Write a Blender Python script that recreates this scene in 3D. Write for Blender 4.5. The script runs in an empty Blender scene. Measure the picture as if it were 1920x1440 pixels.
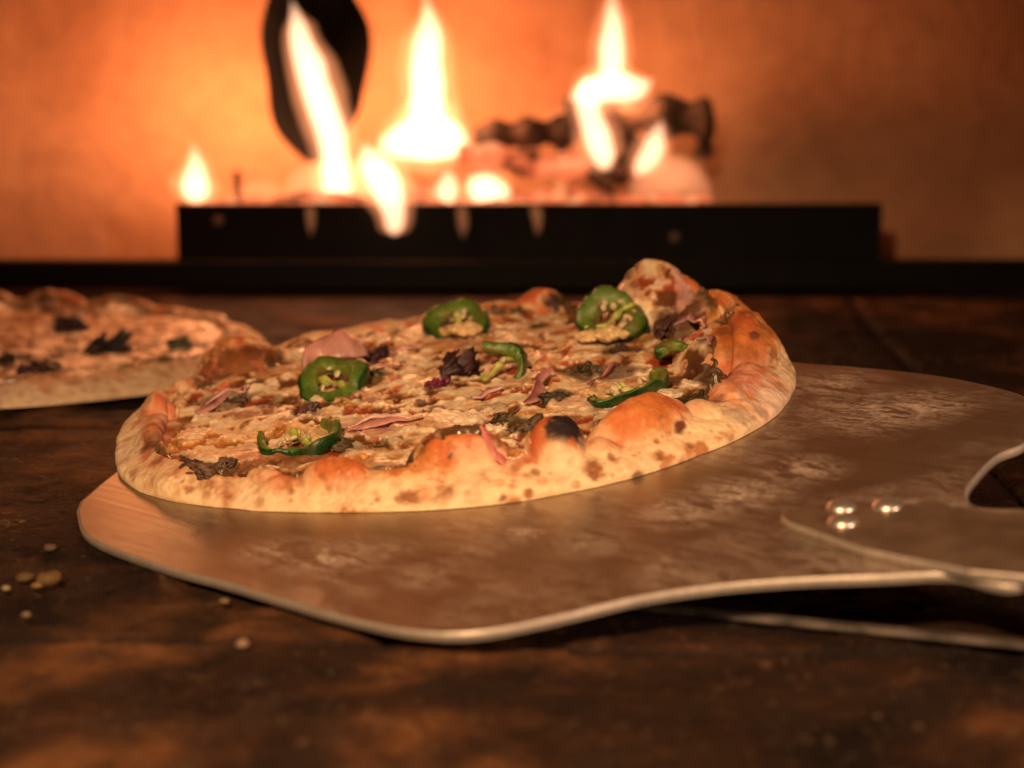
import bpy, math, random
import numpy as np
from mathutils import Vector, Matrix, Euler
S = bpy.context.scene
R_ = math.radians
rng = np.random.default_rng(7)
random.seed(7)

# ------------------------------------------------------------------ camera, world, lamps, exposure
H = 0.18955                       # lens height above the hearth
PSI = R_(11)
FPX = 3500.0                     # focal length in pixels of the 1920 wide photograph
cam_d = bpy.data.cameras.new('camera')
cam = bpy.data.objects.new('camera', cam_d)
S.collection.objects.link(cam)
cam.location = (0, 0, H)
cam.rotation_euler = (R_(90) - PSI, 0, 0)
cam_d.sensor_width = 36
cam_d.lens = 36 * FPX / 1920
cam_d.clip_start = 0.01
cam_d.clip_end = 50
cam_d.dof.use_dof = True
cam_d.dof.focus_distance = 0.755
cam_d.dof.aperture_fstop = 6.3
S.camera = cam

W = bpy.data.worlds.new('World'); S.world = W; W.use_nodes = True
W.node_tree.nodes['Background'].inputs[0].default_value = (0.30, 0.17, 0.09, 1)
W.node_tree.nodes['Background'].inputs[1].default_value = 0.015

def lamp(kind, name, loc, power, color, size=0.1, aim=None, size_y=None):
    d = bpy.data.lights.new(name, kind)
    d.energy = power; d.color = color
    if kind == 'AREA':
        d.size = size
        if size_y: d.shape = 'RECTANGLE'; d.size_y = size_y
    else:
        d.shadow_soft_size = size
    o = bpy.data.objects.new(name, d); S.collection.objects.link(o); o.location = loc
    if aim is not None:
        o.rotation_euler = (Vector(aim) - Vector(loc)).to_track_quat('-Z', 'Y').to_euler()
    return o
def spot(name, loc, power, color, size, aim, cone, blend):
    o = lamp('SPOT', name, loc, power, color, size, aim); o.data.spot_size = R_(cone); o.data.spot_blend = blend; return o
spot('key_lamp', (-0.16, 0.02, 0.50), 37, (1.0, 0.61, 0.32), 0.03, (0.02, 0.70, 0.0), 48, 0.7)
spot('side_lamp', (0.62, 0.16, 0.26), 15, (1.0, 0.62, 0.40), 0.05, (0.10, 0.68, 0.02), 40, 0.8)
FIRE = (1.0, 0.35, 0.13)
lamp('POINT', 'fire_lamp', (-0.21, 1.40, 0.13), 0.85, FIRE, 0.03)
lamp('POINT', 'fire_lamp', (-0.07, 1.40, 0.15), 1.35, FIRE, 0.03)
lamp('POINT', 'fire_lamp', (0.09, 1.40, 0.13), 0.52, FIRE, 0.03)
lamp('POINT', 'fire_lamp', (-0.30, 1.28, 0.17), 0.50, FIRE, 0.03)

S.view_settings.view_transform = 'Standard'
S.view_settings.look = 'None'
S.view_settings.exposure = 0
S.view_settings.gamma = 1
S.render.engine = 'CYCLES'
S.cycles.use_denoising = True
S.cycles.max_bounces = 8
S.cycles.volume_bounces = 0
S.cycles.sample_clamp_indirect = 4

# ------------------------------------------------------------------ geometry of the view
EYE = np.array([0, 0, H])
def ray(px, py):
    x = (px - 960) / FPX; y = -(py - 720) / FPX
    c, s = math.cos(PSI), math.sin(PSI)
    return np.array([x, c + y * s, -s + y * c])
def at_depth(px, py, Y):
    r = ray(px, py); return Vector(EYE + r * (Y / r[1]))
def at_ground(px, py, z=0.0):
    r = ray(px, py); return Vector(EYE + r * ((z - H) / r[2]))
PN = np.array([-0.10096674, -0.07076613, 0.99236983]); PN /= np.linalg.norm(PN)   # the tilted peel
E1 = np.array([1., 0, 0]) - PN * PN[0]; E1 /= np.linalg.norm(E1)
E2 = np.cross(PN, E1)
PC = EYE + np.array([-0.02496709, 0.80706929, -0.1640297])                        # pizza centre on the peel
PM = Matrix([[E1[0], E2[0], PN[0], PC[0]], [E1[1], E2[1], PN[1], PC[1]], [E1[2], E2[2], PN[2], PC[2]], [0, 0, 0, 1]])
def at_peel(px, py, z=0.0):
    r = ray(px, py); C = PC + PN * z
    p = EYE + r * (((C - EYE) @ PN) / (r @ PN)) - PC
    return np.array([p @ E1, p @ E2])
def project(P, M):
    """local points (n,3) of a thing with world matrix M -> photo pixels and depth"""
    A = np.array(M); Q = P @ A[:3, :3].T + A[:3, 3] - EYE
    c, s = math.cos(PSI), math.sin(PSI)
    d = Q[:, 1] * c - Q[:, 2] * s; u = Q[:, 1] * s + Q[:, 2] * c
    return 960 + FPX * Q[:, 0] / d, 720 - FPX * u / d, d

hx = np.array([0.731, -0.682]); hw = np.array([0.682, 0.731]); ang = math.atan2(hx[1], hx[0])
def toB(p2, z): # into blade space (x = handle axis)
    c, s = math.cos(-ang), math.sin(-ang)
    p2 = np.atleast_2d(p2); return np.stack([c * p2[:, 0] - s * p2[:, 1], s * p2[:, 0] + c * p2[:, 1], np.full(len(p2), z)], -1)

# ------------------------------------------------------------------ noise
LAT = {}
def vn(P, f, seed=0):
    """smooth 3D value noise in 0..1"""
    if seed not in LAT:
        LAT[seed] = np.random.default_rng(1000 + seed).random((32, 32, 32))
    L = LAT[seed]; q = np.asarray(P) * f + 100.37 + seed * 7.13
    i = np.floor(q).astype(int); t = q - i; t = t * t * (3 - 2 * t)
    out = 0
    for dx in (0, 1):
        wx = t[..., 0] if dx else 1 - t[..., 0]
        for dy in (0, 1):
            wy = t[..., 1] if dy else 1 - t[..., 1]
            for dz in (0, 1):
                wz = t[..., 2] if dz else 1 - t[..., 2]
                out = out + wx * wy * wz * L[(i[..., 0] + dx) % 32, (i[..., 1] + dy) % 32, (i[..., 2] + dz) % 32]
    return out
def fbm(P, f, seed=0, n=4, g=0.5):
    o = 0; a = 1; s = 0
    for k in range(n):
        o = o + a * vn(P, f * 2.03 ** k, seed + k); s += a; a *= g
    return o / s
def ss(a, b, x):
    t = np.clip((x - a) / (b - a), 0, 1); return t * t * (3 - 2 * t)
def mix(a, b, t):
    t = np.clip(t, 0, 1)[..., None]; return a * (1 - t) + np.asarray(b) * t

# ------------------------------------------------------------------ object helpers
def link(o, parent=None):
    S.collection.objects.link(o)
    if parent is not None: o.parent = parent
    return o
def empty(name, M=None, loc=(0, 0, 0)):
    o = bpy.data.objects.new(name, None); link(o); o.empty_display_size = 0.02
    if M is not None: o.matrix_world = M
    else: o.location = loc
    return o
def tag(o, label=None, cat=None, group=None, kind=None):
    if label: o['label'] = label
    if cat: o['category'] = cat
    if group: o['group'] = group
    if kind: o['kind'] = kind
    return o
def mesh_obj(name, V, Fc, mat, parent=None, smooth=True, col=None):
    me = bpy.data.meshes.new(name)
    V = np.asarray(V, dtype=np.float32)
    Fc = np.asarray(Fc, dtype=np.int32) if not isinstance(Fc, list) else Fc
    if isinstance(Fc, list):
        me.from_pydata(V.tolist(), [], Fc)
    else:
        n, k = Fc.shape
        me.vertices.add(len(V)); me.vertices.foreach_set('co', V.ravel())
        me.loops.add(n * k); me.loops.foreach_set('vertex_index', Fc.ravel())
        me.polygons.add(n); me.polygons.foreach_set('loop_start', np.arange(0, n * k, k, dtype=np.int32))
        me.update(calc_edges=True)
    if smooth: me.shade_smooth()
    if col is not None:
        at = me.attributes.new('Col', 'FLOAT_COLOR', 'POINT')
        c = np.ones((len(V), 4), dtype=np.float32); c[:, :col.shape[1]] = col
        at.data.foreach_set('color', c.ravel())
    me.validate()
    o = bpy.data.objects.new(name, me)
    me.materials.append(mat)
    return link(o, parent)
def grid_faces(nu, nv, wrap_v=False):
    i = np.arange(nu - 1)[:, None]; j = np.arange(nv if wrap_v else nv - 1)[None, :]
    j2 = (j + 1) % nv
    a = i * nv + j; b = i * nv + j2; c = (i + 1) * nv + j2; d = (i + 1) * nv + j
    return np.stack([a + 0 * b, b, c, d], -1).reshape(-1, 4)
def box_vf(x0, x1, y0, y1, z0, z1):
    V = [(x, y, z) for x in (x0, x1) for y in (y0, y1) for z in (z0, z1)]
    Fc = [(0, 1, 3, 2), (4, 6, 7, 5), (0, 4, 5, 1), (2, 3, 7, 6), (0, 2, 6, 4), (1, 5, 7, 3)]
    return V, Fc
def bevel(o, w, n=2):
    m = o.modifiers.new('bevel', 'BEVEL'); m.width = w; m.segments = n; m.limit_method = 'ANGLE'
    return o
def tube(path, radii, n=24, sx=1.0, sy=1.0, cap=True):
    """swept closed tube along a path; radii per point"""
    path = [Vector(p) for p in path]; V = []; F = []
    prev = None
    for i, p in enumerate(path):
        t = (path[min(i + 1, len(path) - 1)] - path[max(i - 1, 0)]).normalized()
        if prev is None:
            a = t.orthogonal().normalized()
            ref = Vector((0, 1, 0)); a = (ref - t * ref.dot(t))
            a = a.normalized() if a.length > 1e-4 else t.orthogonal().normalized()
        else:
            a = (prev - t * prev.dot(t)).normalized()
        prev = a; b = t.cross(a)
        for k in range(n):
            an = 2 * math.pi * k / n
            V.append(p + (a * math.cos(an) * sy + b * math.sin(an) * sx) * radii[i])
    m = len(path)
    for i in range(m - 1):
        for k in range(n):
            k2 = (k + 1) % n
            F.append((i * n + k, i * n + k2, (i + 1) * n + k2, (i + 1) * n + k))
    if cap:
        F.append(tuple(range(n))[::-1]); F.append(tuple((m - 1) * n + k for k in range(n)))
    return [tuple(v) for v in V], F
def catmull(pts, n):
    pts = np.asarray(pts, float); P = np.vstack([2 * pts[0] - pts[1], pts, 2 * pts[-1] - pts[-2]])
    out = []
    m = len(pts) - 1
    for u in np.linspace(0, m, n):
        i = min(int(u), m - 1); t = u - i; a, b, c, d = P[i], P[i + 1], P[i + 2], P[i + 3]
        out.append(0.5 * ((2 * b) + (-a + c) * t + (2 * a - 5 * b + 4 * c - d) * t * t + (-a + 3 * b - 3 * c + d) * t ** 3))
    return np.array(out)

# ------------------------------------------------------------------ materials
class NT:
    def __init__(s, name):
        s.m = bpy.data.materials.new(name); s.m.use_nodes = True
        s.t = s.m.node_tree; s.b = s.t.nodes['Principled BSDF']; s.out = s.t.nodes['Material Output']
    def n(s, typ, **kw):
        nd = s.t.nodes.new(typ)
        for k, v in kw.items():
            if k in nd.inputs: nd.inputs[k].default_value = v
            else: setattr(nd, k, v)
        return nd
    def l(s, a, b): s.t.links.new(a, b)
    def coord(s, scale=(1, 1, 1), rot=(0, 0, 0), space='Object'):
        c = s.n('ShaderNodeTexCoord'); mp = s.n('ShaderNodeMapping')
        mp.inputs['Scale'].default_value = scale; mp.inputs['Rotation'].default_value = rot
        s.l(c.outputs[space], mp.inputs[0]); return mp.outputs[0]
    def noise(s, vec, scale, detail=5, rough=0.55, dist=0.0):
        nd = s.n('ShaderNodeTexNoise'); nd.inputs['Scale'].default_value = scale
        nd.inputs['Detail'].default_value = detail; nd.inputs['Roughness'].default_value = rough
        nd.inputs['Distortion'].default_value = dist
        if vec is not None: s.l(vec, nd.inputs['Vector'])
        return nd.outputs['Fac']
    def ramp(s, fac, stops):
        r = s.n('ShaderNodeValToRGB'); e = r.color_ramp.elements
        while len(e) < len(stops): e.new(0.5)
        for k, (p, c) in enumerate(stops):
            e[k].position = p; e[k].color = (c[0], c[1], c[2], 1) if hasattr(c, '__len__') else (c, c, c, 1)
        s.l(fac, r.inputs[0]); return r.outputs[0]
    def mixc(s, fac, a, b, mode='MIX'):
        m = s.n('ShaderNodeMix', data_type='RGBA', blend_type=mode)
        if hasattr(fac, 'node'): s.l(fac, m.inputs[0])
        else: m.inputs[0].default_value = fac
        for v, i in ((a, 6), (b, 7)):
            if hasattr(v, 'node'): s.l(v, m.inputs[i])
            else: m.inputs[i].default_value = (v[0], v[1], v[2], 1)
        return m.outputs[2]
    def math(s, op, a, b=0.5):
        m = s.n('ShaderNodeMath', operation=op)
        for v, i in ((a, 0), (b, 1)):
            if hasattr(v, 'node'): s.l(v, m.inputs[i])
            else: m.inputs[i].default_value = v
        return m.outputs[0]
    def bump(s, h, strength=0.3, dist=0.001, prev=None):
        b = s.n('ShaderNodeBump'); b.inputs['Strength'].default_value = strength; b.inputs['Distance'].default_value = dist
        s.l(h, b.inputs['Height'])
        if prev is not None: s.l(prev, b.inputs['Normal'])
        s.l(b.outputs[0], s.b.inputs['Normal']); return b.outputs[0]
    def base(s, c, rough=0.6, metal=0.0):
        if hasattr(c, 'node'): s.l(c, s.b.inputs['Base Color'])
        else: s.b.inputs['Base Color'].default_value = (c[0], c[1], c[2], 1)
        if hasattr(rough, 'node'): s.l(rough, s.b.inputs['Roughness'])
        else: s.b.inputs['Roughness'].default_value = rough
        s.b.inputs['Metallic'].default_value = metal

def m_food(name, rough, sss, bump_scale, bump_d, rough_var=0.15, spec=0.5):
    """colour comes from the mesh's own spots and stains; the grain is procedural"""
    t = NT(name); a = t.n('ShaderNodeAttribute', attribute_name='Col')
    v = t.coord()
    n1 = t.noise(v, bump_scale, 6, 0.6)
    c = t.mixc(t.ramp(n1, [(0.3, 0.80), (0.7, 1.12)]), (0, 0, 0), a.outputs['Color'])
    mm = t.n('ShaderNodeMix', data_type='RGBA', blend_type='MULTIPLY'); mm.inputs[0].default_value = 1
    t.l(a.outputs['Color'], mm.inputs[6]); t.l(t.ramp(n1, [(0.3, (0.78, 0.74, 0.70)), (0.7, (1.0, 1.0, 1.0))]), mm.inputs[7])
    r = t.ramp(t.noise(v, bump_scale * 0.35, 3), [(0.3, rough - rough_var), (0.7, rough + rough_var)])
    t.base(mm.outputs[2], r)
    t.b.inputs['Specular IOR Level'].default_value = spec
    t.b.inputs['Subsurface Weight'].default_value = sss * .6
    t.b.inputs['Subsurface Radius'].default_value = (1.0, 0.45, 0.2)
    t.b.inputs['Subsurface Scale'].default_value = 0.0025
    b1 = t.bump(n1, 0.55, bump_d)
    t.bump(t.noise(v, bump_scale * 4, 3), 0.35, bump_d * 0.4, b1)
    return t.m
M_CRUST = m_food('baked_dough', 0.66, 0.12, 260, 0.0006, 0.12, 0.22)
M_CHEESE = m_food('melted_cheese', 0.33, 0.18, 240, 0.0004, 0.12, 0.5)
M_MEAT = m_food('browned_topping', 0.42, 0.0, 420, 0.0012, 0.15)
M_PEPPER = m_food('green_pepper', 0.28, 0.15, 300, 0.0007, 0.12, 0.5)
M_ONION = m_food('red_onion', 0.30, 0.35, 300, 0.0004, 0.08, 0.5)

def m_hearth():
    t = NT('sooty_firebrick'); v = t.coord(rot=(0, 0, R_(38)))
    vw = t.n('ShaderNodeVectorMath', operation='ADD'); t.l(v, vw.inputs[0])
    nz = t.n('ShaderNodeTexNoise'); nz.inputs['Scale'].default_value = 9; t.l(v, nz.inputs['Vector'])
    sc = t.n('ShaderNodeVectorMath', operation='SCALE'); sc.inputs['Scale'].default_value = 0.012
    t.l(nz.outputs['Color'], sc.inputs[0]); t.l(sc.outputs[0], vw.inputs[1])
    br = t.n('ShaderNodeTexBrick'); t.l(vw.outputs[0], br.inputs['Vector'])
    br.inputs['Scale'].default_value = 1.0; br.inputs['Mortar Size'].default_value = 0.0022
    br.inputs['Mortar Smooth'].default_value = 0.6
    br.inputs['Brick Width'].default_value = 0.30; br.inputs['Row Height'].default_value = 0.30
    br.offset = 0.5
    br.inputs['Color1'].default_value = (1, 1, 1, 1); br.inputs['Color2'].default_value = (0.72, 0.72, 0.72, 1); br.inputs['Mortar'].default_value = (0.16, 0.14, 0.12, 1)
    o = t.coord()
    big = t.noise(o, 7, 5, 0.6, 0.6); mid = t.noise(o, 38, 6, 0.65, 0.4); fin = t.noise(o, 260, 5, 0.7)
    c = t.ramp(big, [(0.40, (0.006, 0.003, 0.002)), (0.50, (0.045, 0.018, 0.008)), (0.58, (0.14, 0.055, 0.020)), (0.74, (0.26, 0.11, 0.040))])
    c = t.mixc(t.ramp(mid, [(0.38, 0.85), (0.58, 0.0)]), c, (0.022, 0.013, 0.009))
    c = t.mixc(t.ramp(mid, [(0.60, 0.0), (0.78, 0.55)]), c, (0.30, 0.17, 0.085))
    c = t.mixc(t.ramp(fin, [(0.60, 0.0), (0.74, 0.6)]), c, (0.33, 0.22, 0.13))
    c = t.mixc(t.ramp(fin, [(0.30, 0.7), (0.42, 0.0)]), c, (0.012, 0.008, 0.006))
    pt = t.n('ShaderNodeNewGeometry'); sp = t.n('ShaderNodeSeparateXYZ'); t.l(pt.outputs['Position'], sp.inputs[0]); c = t.mixc(t.ramp(t.math('MULTIPLY', sp.outputs['Z'], -250), [(0.2, 0.0), (0.95, 0.8)]), c, (0.010, 0.007, 0.006))  # shade of pits and grooves put into the colour, darker with depth
    t.base(c, t.ramp(mid, [(0.3, 0.55), (0.7, 0.85)])); t.b.inputs['Specular IOR Level'].default_value = 0.10
    b = t.bump(mid, 0.8, 0.005); t.bump(fin, 0.9, 0.0022, b)
    return t.m
def m_wall():
    t = NT('heated_oven_plaster'); v = t.coord()
    n = t.noise(v, 5, 5, 0.55, 0.5); f = t.noise(v, 60, 5, 0.6)
    c = t.ramp(n, [(0.3, (0.36, 0.16, 0.08)), (0.55, (0.58, 0.31, 0.17)), (0.75, (0.68, 0.39, 0.23))])
    c = t.mixc(t.ramp(f, [(0.45, 0.0), (0.75, 0.35)]), c, (0.25, 0.13, 0.07))
    t.base(c, 0.85); t.bump(f, 0.5, 0.004)
    return t.m
def m_plain(name, c, rough=0.6, metal=0.0, bs=200, bd=0.0005, var=0.3, spec=0.5):
    t = NT(name); v = t.coord(); n = t.noise(v, bs, 5)
    a = tuple(x * (1 - var) for x in c); b = tuple(min(1, x * (1 + var)) for x in c)
    t.base(t.ramp(n, [(0.3, a), (0.7, b)]), rough, metal); t.bump(n, 0.3, bd); t.b.inputs['Specular IOR Level'].default_value = spec
    return t.m
M_HEARTH = m_hearth(); M_WALL = m_wall()
M_SOOT = m_plain('soot', (0.012, 0.010, 0.009), 0.9, bs=30, bd=0.003)
M_IRON = m_plain('blackened_iron', (0.004, 0.003, 0.003), 0.6, 0.0, bs=60, bd=0.0006, spec=0.12)
DUST = [(1640, 770, .040, 1), (1720, 760, .030, 1), (1560, 720, .030, .8), (1500, 880, .022, .9), (1380, 930, .028, 1), (1280, 960, .024, .9), (620, 1045, .026, .9), (520, 1035, .020, .8), (700, 1040, .02, .7), (980, 1000, .012, .9), (1250, 1075, .012, .6), (800, 1080, .02, .5), (1100, 1020, .02, .6)]
def m_steel():
    t = NT('flour_dusted_steel'); c = t.n('ShaderNodeTexCoord').outputs['Object']
    # brushing runs along the handle axis (local x of the blade)
    mp = t.n('ShaderNodeMapping'); mp.inputs['Scale'].default_value = (6, 260, 60); t.l(c, mp.inputs[0])
    brush = t.noise(mp.outputs[0], 1.6, 4, 0.6)
    mp2 = t.n('ShaderNodeMapping'); mp2.inputs['Scale'].default_value = (22, 60, 22); mp2.inputs['Rotation'].default_value = (0, 0, R_(28)); t.l(c, mp2.inputs[0])
    big = t.noise(c, 11, 4, 0.55, 0.3)
    streak = t.noise(mp2.outputs[0], 2.6, 8, 0.72, 1.2)
    speck = t.noise(c, 420, 4, 0.7)
    area = t.math('MULTIPLY', t.ramp(big, [(0.45, 0.0), (0.65, 1.0)]), 0.45)
    for (px, py, rs, am) in DUST:
        q = toB(at_peel(px, py), 0)[0]
        vd = t.n('ShaderNodeVectorMath', operation='DISTANCE'); t.l(c, vd.inputs[0]); vd.inputs[1].default_value = tuple(q)
        g = t.ramp(t.math('DIVIDE', vd.outputs['Value'], rs * 2), [(0.0, am), (0.5, 0.0)])
        area = t.math('MAXIMUM', area, g)
    dust = t.math('MULTIPLY', area, t.ramp(streak, [(0.41, 0.0), (0.58, 1.0)]))
    dust = t.math('MULTIPLY', dust, t.ramp(speck, [(0.35, 0.25), (0.6, 1.0)]))
    grease = t.noise(c, 28, 5, 0.6, 0.8)
    base = t.mixc(t.ramp(brush, [(0.3, 0.0), (0.7, 1.0)]), (0.33, 0.26, 0.18), (0.42, 0.34, 0.24))
    base = t.mixc(t.ramp(grease, [(0.50, 0.0), (0.78, 0.40)]), base, (0.22, 0.15, 0.10))
    t.base(base, t.ramp(brush, [(0.3, 0.32), (0.7, 0.42)]), 0.90)
    t.bump(brush, 0.07, 0.0002)
    flour = t.n('ShaderNodeBsdfPrincipled'); flour.inputs['Base Color'].default_value = (0.62, 0.48, 0.38, 1); flour.inputs['Roughness'].default_value = 0.9
    ms = t.n('ShaderNodeMixShader'); t.l(t.math('MULTIPLY', dust, 0.88), ms.inputs[0]); t.l(t.b.outputs[0], ms.inputs[1]); t.l(flour.outputs[0], ms.inputs[2])
    t.l(ms.outputs[0], t.out.inputs[0])
    return t.m
M_STEEL = m_steel()
M_EDGE = m_plain('bare_steel', (0.58, 0.51, 0.44), 0.48, 0.7, bs=300, bd=0.0002, var=0.12)
M_TANG = m_plain('bronzed_steel', (0.34, 0.26, 0.18), 0.38, 0.8, bs=80, bd=.0002, var=.25)
def m_flame(name, col, eps):
    t = NT(name); t.t.nodes.remove(t.b)
    e = t.n('ShaderNodeEmission'); e.inputs[0].default_value = (*col, 1); e.inputs[1].default_value = eps
    t.l(e.outputs[0], t.out.inputs['Volume'])
    return t.m
M_FL = m_flame('flame', (1.0, 0.56, 0.33), 120)
M_FLDIM = m_flame('faint_flame', (1.0, 0.38, 0.17), 24)
M_FLTONGUE = m_flame('flame_tongue', (1.0, 0.40, 0.16), 40)
def m_ember():
    t = NT('glowing_ember'); v = t.coord(); n = t.noise(v, 34, 5, 0.6, 0.4)
    t.base((0.03, 0.02, 0.018), 0.9); t.bump(n, 0.8, 0.004)
    t.l(t.ramp(n, [(0.36, (0, 0, 0)), (0.50, (1.0, 0.17, 0.05)), (0.66, (1.0, 0.45, 0.20))]), t.b.inputs['Emission Color'])
    t.b.inputs['Emission Strength'].default_value = 1.0
    return t.m
def m_log():
    t = NT('charred_wood'); v = t.coord((1, 1, 1)); n = t.noise(v, 55, 5, 0.6, 0.6)
    t.base(t.ramp(n, [(0.35, (0.015, 0.010, 0.008)), (0.6, (0.08, 0.045, 0.03)), (0.8, (0.20, 0.14, 0.11))]), 0.9); t.bump(n, 0.9, 0.004)
    return t.m
M_EMBER = m_ember(); M_LOG = m_log()

# ------------------------------------------------------------------ hearth and oven chamber
V, Fc = box_vf(-1.3, 1.3, -0.4, 1.62, -0.05, -0.0052)
tag(mesh_obj('hearth_floor', V, Fc, M_HEARTH, smooth=False), 'sooty brown firebrick oven floor under the peel and pizzas', kind='structure')

gx, gy = np.meshgrid(np.linspace(-0.95, 0.95, 640), 0.28 + 1.02 * np.linspace(0, 1, 520) ** 1.35, indexing='ij')
P = np.stack([gx, gy, 0 * gx], -1)
def groove(c, n, w): return np.exp(-((gx * n[0] + gy * n[1] - c + (fbm(P, 12, 22, 3) - .5) * .012) / w) ** 2)
pits = ss(.56, .70, fbm(P, 48, 12, 4)) * .6 + ss(.60, .74, fbm(P, 130, 15, 3)) * .5
gz = -0.0004 - 0.0016 * pits - 0.0022 * ss(.5, .7, fbm(P, 14, 18, 3)) - 0.0008 * fbm(P, 260, 21, 2)
for c_, n_ in ((0.555, (0.05, 1)), (0.86, (0.05, 1)), (1.16, (0.05, 1)), (-0.33, (1, -.05)), (0.17, (1, -.05)), (0.52, (1, -.05))): gz = gz - 0.0045 * groove(c_, n_, 0.0028)
edge_ = np.minimum(np.minimum(gx + .95, .95 - gx), np.minimum(gy - .28, 1.30 - gy)); gz = np.where(edge_ < 1e-6, -0.0054, np.minimum(gz, 0))
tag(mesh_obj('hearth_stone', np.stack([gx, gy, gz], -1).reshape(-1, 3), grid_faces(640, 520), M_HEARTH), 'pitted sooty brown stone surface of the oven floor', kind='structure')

# back wall: gently curved, bending forward at both sides and over into the vault, with the flue opening cut in it
def wall_point(u, z):            # u: signed run along the wall, z: height
    Rw = 1.15; a = u / Rw
    y = 1.50 - (1 - math.cos(a)) * Rw * 1.0 - 0.55 * max(0.0, z - 0.22) ** 1.6
    return (math.sin(a) * Rw, y, z)
fc_px = at_depth(588, 108, 1.49); fu, fz = fc_px.x, fc_px.z
frx, frz = 0.042, 0.077
u0, u1, z0, z1 = -1.5, 1.5, -0.01, 1.0
nA = 128; nR = 60
V = []; 
for i in range(nR):
    k = (i / (nR - 1)) ** 1.7
    for j in range(nA):
        a = 2 * math.pi * j / nA
        cx, cz = math.cos(a), math.sin(a)
        wob = 1 + 0.06 * math.sin(3 * a + 1) + 0.03 * math.sin(7 * a)
        ex, ez = fu + frx * cx * wob, fz + frz * cz * wob
        # where the ray leaves the rectangle
        tx = ((u1 - fu) if cx > 0 else (fu - u0)) / max(abs(cx), 1e-6)
        tz = ((z1 - fz) if cz > 0 else (fz - z0)) / max(abs(cz), 1e-6)
        tt = min(tx, tz); ox, oz = fu + cx * tt, fz + cz * tt
        V.append(wall_point(ex + (ox - ex) * k, ez + (oz - ez) * k))
wall = tag(mesh_obj('oven_wall', V, grid_faces(nR, nA, True), M_WALL), 'curved fire lit oven wall behind the flames', kind='structure')
V = []
for i in range(12):
    for j in range(nA):
        a = 2 * math.pi * j / nA
        wob = (1 + 0.06 * math.sin(3 * a + 1) + 0.03 * math.sin(7 * a)) * (1 if i < 11 else 0.001)
        p = wall_point(fu + frx * math.cos(a) * wob, fz + frz * math.sin(a) * wob)
        V.append((p[0], p[1] + 0.02 * min(i, 10) - (0.0 if i else 0.0005), p[2] + 0.012 * min(i, 10)))
mesh_obj('flue', V, grid_faces(12, nA, True), M_SOOT, wall)
# side walls come with the curve; a dark iron strip closes the hearth in front of the burner
pL = at_ground(0, 541); yK = pL.y
V, Fc = box_vf(-0.75, 0.75, yK, yK + 0.018, -0.001, 0.0195)
tag(bevel(mesh_obj('iron_strip', V, Fc, M_IRON, smooth=False), 0.0015), 'low black iron strip running along the back edge of the oven floor', 'metal strip')

# steel band let into the floor under the handle side of the peel
ga, gb = at_ground(1040, 1112, .003), at_ground(2150, 1222, .003); dv = (gb - ga).normalized(); nv_ = Vector((-dv.y, dv.x, 0)) * 0.0028
V = [tuple(q) for z_ in (0.0005, 0.0022) for q in ((ga - nv_).to_2d().to_tuple() + (z_,), (gb - nv_).to_2d().to_tuple() + (z_,), (gb + nv_).to_2d().to_tuple() + (z_,), (ga + nv_).to_2d().to_tuple() + (z_,))]
tag(bevel(mesh_obj('floor_band', V, [(3, 2, 1, 0), (4, 5, 6, 7), (0, 1, 5, 4), (1, 2, 6, 5), (2, 3, 7, 6), (3, 0, 4, 7)], m_plain('scuffed_steel', (.085, .068, .055), .7, .2, bs=70, var=.9), smooth=False), .0005), 'thin pale scuffed metal band on the oven floor below the peel handle', 'metal strip')

# burner box
yB = yK + 0.022
bl = at_depth(333, 500, yB); brt = at_depth(1655, 382, yB)
bx = empty('burner_box', loc=(0, 0, 0))
tag(bx, 'long black metal fire box the flames rise from', 'burner')
zt = brt.z
V, Fc = box_vf(bl.x, brt.x, yB, yB + 0.006, 0.0, zt)
bevel(mesh_obj('front_plate', V, Fc, M_IRON, bx, smooth=False), 0.0012)
V, Fc = box_vf(bl.x, brt.x, yB + 0.070, yB + 0.076, 0.0, zt - 0.009)
mesh_obj('rear_plate', V, Fc, M_IRON, bx, smooth=False)
for x0, x1 in ((bl.x, bl.x + 0.006), (brt.x - 0.006, brt.x)):
    V, Fc = box_vf(x0, x1, yB + 0.007, yB + 0.069, 0.0, zt - 0.007)
    mesh_obj('end_plate', V, Fc, M_IRON, bx, smooth=False)
V, Fc = box_vf(bl.x + 0.007, brt.x - 0.007, yB + 0.007, yB + 0.069, zt - 0.02, zt - 0.012)
mesh_obj('grate', V, Fc, M_IRON, bx, smooth=False)
for px, w in ((880, 10), (1130, 8)):
    p = at_depth(px, 440, yB - 0.004)
    V, Fc = box_vf(p.x - w / 5200, p.x + w / 5200, yB - 0.003, yB - 0.0002, 0.02, zt - 0.004)
    mesh_obj('seam_rib', V, Fc, M_IRON, bx, smooth=False)
for px, py in ((1265, 445), (1100, 500), (1310, 510), (410, 415)):
    p = at_depth(px, py, yB)
    V, Fc = tube([(p.x, yB - 0.0001, p.z), (p.x, yB - 0.002, p.z), (p.x, yB - 0.003, p.z)], [0.0042, 0.0042, 0.002], 16)
    mesh_obj('bolt', V, Fc, M_EDGE if False else m_plain('worn_iron', (0.10, 0.06, 0.05), 0.5), bx)

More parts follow.
